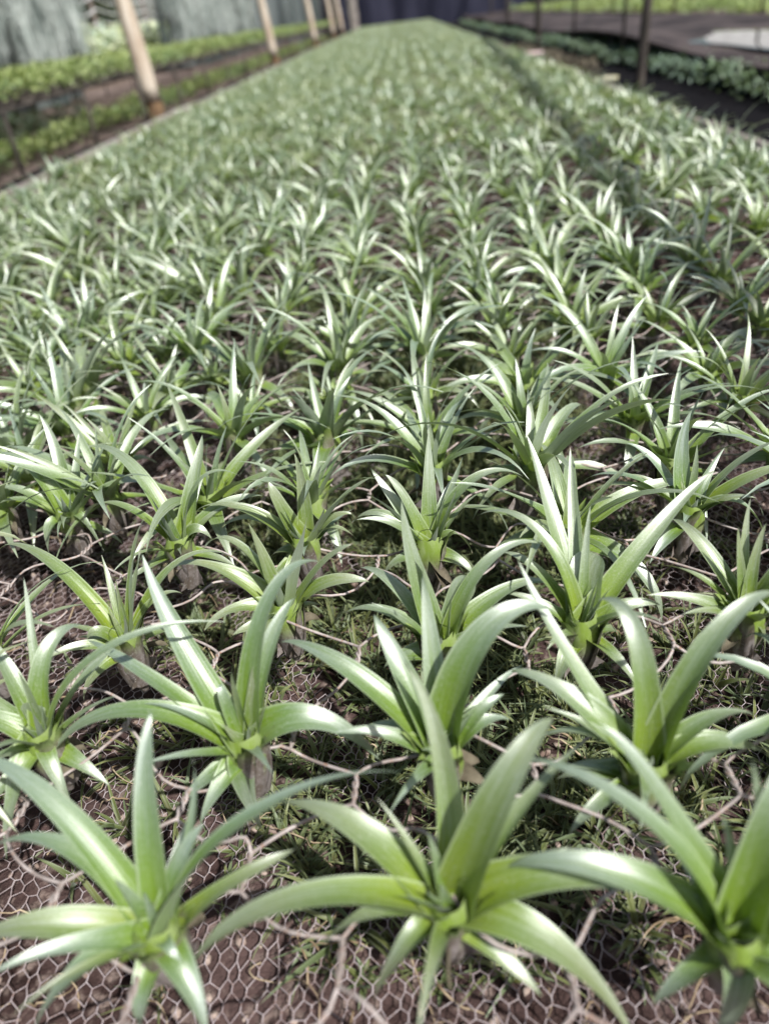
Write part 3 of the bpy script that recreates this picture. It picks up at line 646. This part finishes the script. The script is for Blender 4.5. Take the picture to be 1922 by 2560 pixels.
# ------------------------------------------------------------------ poles
def pole(x, y, z0, z1, r0, r1, lab, group, mat=M_POLE, lean=(0, 0), base=True, name='support_pole'):
    root = empty(name, (x, y, z0)); tag(root, lab, 'pole', group); rg = np.random.default_rng(int(abs(x * 91 + y * 37)))
    mb = MB(); n = 26; zz = np.linspace(0 if not base else .22, z1 - z0, n); t = zz / (z1 - z0)
    P = np.stack([lean[0] * t + .008 * np.sin(t * 5 + y), lean[1] * t + .008 * np.cos(t * 6), zz], 1)
    rr = (r0 + (r1 - r0) * t) * (1 + .035 * np.sin(t * 17 + x) + .02 * rg.normal(0, 1, n))
    mb.tube(P, rr, 16, cap=True); mb.obj('shaft', mat, root)
    if base:
        b = MB(); zz = np.linspace(-.05, .222, 8); b.tube(np.stack([0 * zz, 0 * zz, zz], 1), np.full(8, r0 * .97), 16, cap=True); b.obj('damp_foot', M_POLEBASE, root)
        c = MB(); th2 = np.linspace(0, 2 * np.pi, 25); c.tube(np.stack([np.cos(th2) * (r0 + .004), np.sin(th2) * (r0 + .004), .225 + .004 * np.sin(th2 * 2)], 1), .006, 6); c.obj('wire_tie', M_POST, root)
    return root
LG = 'peeled wooden poles along the left aisle'
for q, (y, lab) in enumerate(((6.4, 'thick peeled wooden pole nearest on the left, pale cream in the sun'), (12.9, 'second peeled wooden pole along the left aisle, knotted and leaning'),
                              (19.2, 'third peeled wooden pole along the left aisle, half as tall as the second'), (24.6, 'fourth pale pole along the left aisle near the dark end wall'), (28.2, 'farthest pale pole of the left aisle by the dark end wall'))):
    pole(-1.95, y, -.178, 2.3, .066 if q == 0 else .062, .058, lab, LG, lean=(-.16 if q == 0 else -.22, .03))
RG = 'grey poles along the right aisle'
for y, lab in ((5.15, 'dark grey brown pole standing in the black right aisle, nearest'), (11.2, 'second grey pole behind along the right aisle'), (17.5, 'third thin grey pole far along the right aisle'), (24, 'last thin grey pole of the right aisle by the dark end wall')):
    r_ = pole(1.13 + .052 * y, y, -.178, 2.2, .029, .026, lab, RG, mat=M_POST, lean=(.02, 0), base=False)
    am = MB(); am.tube(np.array([(-.1, 0, 2.30), (.2, 0, 2.31), (.55, 0, 2.30)]), .028, 8, cap=True); am.obj('cross_arm', M_POST, r_)
# beam on top of the right poles: its shadow is the dark stripe across the bed
bm_ = MB(); ys = np.linspace(-2.5, 30, 40); bm_.tube(np.stack([1.50 + .052 * ys, ys, 2.22 + .02 * np.sin(ys)], 1), .034, 10, cap=True)
tag(bm_.obj('roof_beam', M_RPOLE), 'long round roof beam lying on top of the right aisle poles', 'beam')

# ------------------------------------------------------------------ leafy masses
def mass(name, x0, x1, y0, y1, zlo, zhi, n, L, w, mat, lab, cat, rng, ybias=1.6, dome=None, flat=(0, 75)):
    mb = MB(); K = n
    x = rng.uniform(x0, x1, K); y = y0 + (y1 - y0) * rng.random(K) ** ybias
    bump = .5 + .5 * np.sin(x * 5.1 + 1.3 * np.sin(y * 2.3)) * np.sin(y * 3.7 + x)
    top = zlo + (zhi - zlo) * (.55 + .45 * bump)
    z = zlo + (top - zlo) * rng.random(K) ** .45
    az = rng.uniform(0, 6.28, K); th0 = np.radians(rng.uniform(flat[0], flat[1], K)); kap = np.radians(rng.uniform(20, 90, K)); Ls = L * rng.uniform(.6, 1.4, K); ws = w * rng.uniform(.6, 1.4, K)
    seg = 4; s = np.linspace(0, 1, seg); th = th0[:, None] - kap[:, None] * s
    d = np.stack([np.cos(th) * np.cos(az)[:, None], np.cos(th) * np.sin(az)[:, None], np.sin(th)], -1) * (Ls / (seg - 1))[:, None, None]
    P = np.concatenate([np.zeros((K, 1, 3)), np.cumsum(d[:, 1:], 1)], 1) + np.stack([x, y, z], 1)[:, None]
    side = np.stack([np.sin(az), -np.cos(az), np.zeros(K)], -1)[:, None]
    hw = ws[:, None] / 2 * (np.sin(np.pi * np.clip(s * .85 + .15, 0, 1)) ** .7 + .02)
    c = np.linspace(-1, 1, 3)
    V = P[:, :, None] + side[:, :, None] * (c[None, None, :, None] * hw[:, :, None, None]); V[:, :, (0, 2), 2] += hw[:, :, None] * .3
    A = np.broadcast_to(np.stack(np.broadcast_arrays(s[:, None], c[None, :]), -1), (K, seg, 3, 2))
    clump = (.5 + .5 * np.sin(x * 2.2) * np.cos(y * 1.4 + .5)) * .7 + rng.uniform(0, .25, K)
    mb.batch(V, A, clump)
    return tag(mb.obj(name, mat), lab, cat, kind='stuff')
rg = np.random.default_rng(21)
mass('bench_seedlings', -4.35, -2.22, 1.5, 30, .20, .36, 34000, .055, .022, M_BENCHLEAF, 'mass of bright green leafy seedlings covering the raised left bench', 'seedlings', rg)
mass('under_bench_weeds', -3.02, -2.50, 2.0, 30, -.18, -.05, 9000, .08, .022, M_BENCHLEAF, 'sunlit strip of low weeds on the ground under the left bench', 'weeds', rg)
mass('dark_undergrowth', -4.0, -3.05, 3.0, 8.2, -.18, .0, 3000, .09, .03, M_HEDGE, 'dark undergrowth in the shade beneath the left bench', 'weeds', rg)
mass('shade_plants', 1.75, 3.3, 1.5, 28, -.178, -.02, 46000, .045, .013, M_DARKLEAF, 'grey green plants growing low in shade beneath the plastic covered table', 'plants', rg)
mass('far_bed_plants', 3.55, 6.4, 2.0, 30, -.03, .11, 20000, .10, .035, M_PALELEAF if False else M_BENCHLEAF, 'light green plants filling the farther bed beyond the plastic sheet', 'plants', rg)
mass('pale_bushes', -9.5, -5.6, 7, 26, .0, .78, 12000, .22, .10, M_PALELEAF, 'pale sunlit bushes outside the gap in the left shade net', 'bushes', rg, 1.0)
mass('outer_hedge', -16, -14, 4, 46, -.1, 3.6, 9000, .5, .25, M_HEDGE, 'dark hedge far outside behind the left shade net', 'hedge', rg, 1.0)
mass('mossy_verge', 1.10, 1.5, 6.5, 11, -.18, -.06, 2600, .05, .012, M_DRY, 'brown mossy clump in the right aisle at the edge of the bed', 'moss', rg, 1.0)

# ------------------------------------------------------------------ left bench
root = empty('plant_bench', (-2.3, 8, -.178)); tag(root, 'long raised plant bench along the left with dark thin legs and green seedlings', 'bench')
def part(name, mat, fn_):
    mb = MB(); fn_(mb); o = mb.obj(name, mat, root); o.location = -root.location; return o
ys = np.linspace(1.2, 30, 70)
part('front_rail', M_POST, lambda mb: mb.tube(np.stack([np.full(70, -2.26), ys, .195 + .018 * np.sin(ys * 1.1) * np.sin(ys * .37)], 1), .012, 6, cap=True))
part('back_rail', M_POST, lambda mb: mb.tube(np.stack([np.full(70, -4.36), ys, .21 + .01 * np.sin(ys)], 1), .014, 6, cap=True))
def slats(mb):
    for q in range(96): mb.box((-4.34, 1.2 + q * .3, .180), (-2.28, 1.235 + q * .3, .192))
part('table_top', M_POST, slats)
for q in range(22):
    y = 2.1 + q * 1.25
    part('leg', M_POST, lambda mb, y=y: mb.tube(np.array([(-2.27, y, -.2), (-2.265, y + .01, -.05), (-2.26, y, .19)]), .014, 8, cap=True))
    part('leg', M_POST, lambda mb, y=y: mb.tube(np.array([(-4.33, y, -.2), (-4.33, y + .01, -.05), (-4.34, y, .2)]), .014, 8, cap=True))

# ------------------------------------------------------------------ right table with black plastic sheet
root = empty('covered_table', (2.6, 8, -.178)); tag(root, 'low table on the right under a sagging dusty black plastic sheet', 'table')
def sz(x, y):
    e = np.clip((x - 1.88) / .25, 0, 1)
    return .012 + .03 * np.sin(y * .9 + .6) * (1 - .5 * e) * np.exp(-((x - 1.9) / .5) ** 2) + .014 * np.sin(x * 4 + y * .7) - .028 * np.exp(-((x - 2.40) / .36) ** 2 - ((y - 6.1) / 1.7) ** 2)
X = np.linspace(1.88, 3.42, 40); Y = np.linspace(1.6, 29, 220); gx, gy = np.meshgrid(X, Y)
mb = MB(); V = np.stack([gx, gy, sz(gx, gy)], -1); mb.grid(V); lip = np.stack([V[:, 0], V[:, 0] + [.004, 0, -.022]], 1); mb.grid(lip[:, ::-1])
low = V[:, :, :] - np.array([0, 0, .006]); mb.grid(low[:, ::-1])
o = mb.obj('plastic_sheet', M_SHEET, root); o.location = -root.location
for q in range(14):
    y = 2.4 + q * 1.95
    for x in (1.93, 3.36):
        part('leg', M_POST, lambda mb, x=x, y=y: mb.tube(np.array([(x, y, -.2), (x + .004, y, -.08), (x, y, float(sz(np.float64(x), np.float64(y))) - .004)]), .016, 8, cap=True))
pd = MB(); th = np.linspace(0, 2 * np.pi, 40, endpoint=False); V = []
for r in (0.0, .5, .9, 1.0):
    rr = r * (1 + .12 * np.sin(3 * th + 1) + .07 * np.sin(7 * th)); V.append(np.stack([2.40 + .36 * rr * np.cos(th), 6.1 + 1.6 * rr * np.sin(th), np.full(40, .006 if r < 1 else .003)], 1))
pd.grid(np.array(V), closed=True); tag(pd.obj('water', M_WATER), kind='structure')

# ------------------------------------------------------------------ shade netting walls
def curtain(name, p0, p1, z0, z1, mat, lab, amp=.07, freq=4.0, seed=1, n=260):
    rg = np.random.default_rng(seed); t = np.linspace(0, 1, n); p0, p1 = np.array(p0), np.array(p1); L = np.linalg.norm(p1 - p0); d = (p1 - p0) / L; nn = np.array([-d[1], d[0]])
    s = t * L; f = amp * (np.sin(s * freq + 1.5 * np.sin(s * .7)) + .5 * np.sin(s * freq * 2.3 + 1) + .4 * np.sin(s * freq * .31))
    zs = np.linspace(z0, z1, 9); V = np.zeros((9, n, 3))
    for a, z in enumerate(zs):
        k = .6 + .4 * math.cos(a * .4)
        xy = p0 + d * s[:, None] + nn * (f * k)[:, None]; V[a, :, :2] = xy; V[a, :, 2] = z + (.03 * np.sin(s * 1.7) if a == 0 else 0)
    mb = MB(); mb.grid(V); V2 = V.copy(); V2[:, :, :2] += nn * .004; mb.grid(V2[:, ::-1])
    return tag(mb.obj(name, mat), lab, 'shade net')
curtain('shade_net', (-4.75, 5.0), (-4.75, 12.4), -.15, 2.6, M_NET, 'near grey green shade net hanging left of the gap behind the left bench', amp=.15, seed=1)
curtain('shade_net', (-4.75, 17.6), (-4.75, 27.0), -.15, 2.6, M_NET, 'pleated grey green shade net hanging between the gap and the end wall', amp=.2, seed=2)
curtain('shade_net', (-4.9, 29.5), (-2.75, 29.7), -.15, 2.6, M_NET, 'short grey green shade net closing the far left corner behind the poles', amp=.12, seed=9)
curtain('shade_net', (-2.7, 29.75), (4.2, 30.2), -.17, 2.9, M_BLUENET, 'dark blue black shade net closing the far end of the bed', amp=.08, freq=2.5, seed=3)
curtain('shade_net', (4.0, 30.6), (9.5, 29.0), -.17, 1.1, M_BLUENET, 'low dark net wall behind the farther green bed at right', amp=.05, freq=2.5, seed=4)
def moss(name, y0, y1, seed, lab):
    rg = np.random.default_rng(seed); mb = MB(); y = y0
    while y < y1:
        nst = int(rg.integers(50, 120)); wid = rg.uniform(.06, .16); bot = rg.uniform(.05, .45) if rg.random() < .8 else rg.uniform(.5, .9); xc = -4.62 + rg.normal(0, .05)
        for k in range(nst):
            a = rg.normal(0, wid * .5); b = rg.normal(0, .06); zb = bot + abs(rg.normal(0, .18)); zz = np.linspace(2.5, zb, 13)
            t = (2.5 - zz) / (2.5 - zb); wv = rg.uniform(0, 6)
            px_ = xc + b * (1 + .3 * t) + .02 * np.sin(zz * 9 + wv); py_ = y + a * (1.1 - .4 * t) + .025 * np.sin(zz * 7 + wv * 2)
            w_ = rg.uniform(.006, .014) * (1 - .6 * t); an = rg.uniform(0, 3.14)
            V = np.stack([np.stack([px_ - w_ * math.cos(an), py_ - w_ * math.sin(an), zz], 1), np.stack([px_ + .4 * w_, py_ - .3 * w_, zz], 1), np.stack([px_ + w_ * math.cos(an), py_ + w_ * math.sin(an), zz], 1)], 1)
            mb.grid(V)
        y += wid * rg.uniform(1.2, 2.6)
    return tag(mb.obj(name, M_MOSS), lab, 'hanging moss', kind='stuff')
moss('hanging_moss', 6.0, 12.6, 41, 'silvery grey moss hanging in long strands at the far left before the gap')
moss('hanging_moss', 17.8, 26.5, 42, 'curtain of silvery grey moss strands hanging behind the left bench toward the end wall')
# pale wrapped post at the far left corner, fence wires and posts outside the gap
pole(-1.62, 29.0, -.178, 2.4, .17, .17, 'pale grey wrapped post at the far left corner of the bed', None, mat=M_RAIL, base=False, name='wrapped_post')
FG = 'pale fence posts outside the left gap'
for q, y in enumerate((15.2, 17.4, 19.6, 21.8, 24.0, 26.2)):
    r_ = empty('fence_post', (-7.6, y, -.178)); tag(r_, f'pale fence post outside the left gap, {ORD[q]} from the near end of the fence', 'fence post', FG)
    mb = MB(); mb.tube(np.array([(0, 0, 0), (.01, 0, .8), (0, .02, 1.7)]), (.07, .065, .06), 10, cap=True); mb.obj('shaft', M_RPOLE, r_)
    mb = MB(); mb.tube(np.array([(0, .02, 1.68), (0, .02, 1.74)]), .075, 10, cap=True); mb.obj('post_cap', M_RAIL, r_)
for q, z in enumerate((.95, 1.18, 1.42)):
    mb = MB(); ys2 = np.linspace(12, 27, 80); mb.tube(np.stack([np.full(80, -7.5), ys2, z - .10 * np.abs(np.sin((ys2 - 15.2) / 2.2 * np.pi)) + .03 * np.sin(ys2 * 2 + q)], 1), .02, 6)
    tag(mb.obj('fence_cable', M_CABLE), ('lowest', 'middle', 'topmost')[q] + ' sagging pale cable strung between the outside fence posts', 'cable', 'sagging fence cables')
tag(sheet('pale_yard', -13.5, -6.6, 3, 40, 6, 12, lambda x, y: -.168 + 0 * x, M_PALEG), kind='structure')
curtain('white_tarp', (10.2, 30.0), (22, 33.5), -.15, 3.2, M_CABLE, 'white sunlit tarp far outside on the right, mirrored in the puddle', amp=.05, freq=2.0, seed=6)
# thin posts and edge of the farther bed on the right
PG = 'thin dark posts among the right beds'
for q, (x, y, lab) in enumerate(((3.5, 8.8, 'thin dark post at the right end of the farther green bed'), (1.83, 4.35, 'thin dark stake at the edge of the shaded plants near the right border'), (1.83, 7.4, 'thin stake standing in front of the shaded plants behind the grey pole'), (3.5, 15, 'thin post at the edge of the farther green bed, midway'), (3.5, 21, 'farthest thin post at the edge of the farther green bed'), (1.84, 9.6, 'thin stake before the shaded plants, a little beyond the nearest grey pole'), (1.84, 12.4, 'thin stake before the shaded plants near the second grey pole'), (1.84, 15.5, 'thin stake before the shaded plants between the second and third grey poles'), (3.5, 11.6, 'thin post at the edge of the farther green bed between the two nearer ones'))):
    r_ = empty('thin_post', (x, y, -.178)); tag(r_, lab, 'post', PG); mb = MB(); mb.tube(np.array([(0, 0, 0), (.008, .004, .6), (0, 0, 1.5)]), .014, 8, cap=True); mb.obj('shaft', M_POST, r_)
sk = MB(); ys3 = np.linspace(2, 30, 120); V = np.array([np.stack([np.full(120, 3.47) + .01 * np.sin(ys3 * 5 + a), ys3, np.full(120, z_)], 1) for a, z_ in enumerate((-.17, -.08, .015))]); sk.grid(V); sk.grid((V + [.004, 0, 0])[::-1])
tag(sk.obj('net_skirt', M_BLACK), 'black net skirt along the front of the farther green bed at right', 'net')
def pot(x, y, z, r, h, mat, lab):
    root_ = empty('plant_pot', (x, y, z)); tag(root_, lab, 'pot'); th = np.linspace(0, 2 * np.pi, 20, endpoint=False)
    prof = [(.0, 0), (.72, 0), (.95, .82), (1.08, .83), (1.08, 1.0), (.94, 1.0), (.88, .7), (0, .68)]
    V = np.array([np.stack([r * a * np.cos(th), r * a * np.sin(th), np.full(20, h * b)], 1) for a, b in prof]); mb = MB(); mb.grid(V, closed=True); mb.obj('pot_body', mat, root_)
    sm = MB(); V = np.array([np.stack([r * a * np.cos(th), r * a * np.sin(th), np.full(20, h * b)], 1) for a, b in ((0, .76), (.5, .78), (.9, .72))]); sm.grid(V[::-1], closed=True); sm.obj('potting_soil', M_SOIL, root_)
p_ = ray(1330, 137, -.06); pot(p_[0], p_[1], -.178, .09, .14, M_TERRA, 'pale pink pot standing in the right aisle beside the mossy clump')
p_ = ray(1520, 178, -.02); pot(p_[0], p_[1], -.178, .055, .13, M_YEL, 'small cream pot standing at the right edge of the bed')


print('verts far', far.n, 'net', net.n, 'fine', fm.n, 'weeds', wd.n)
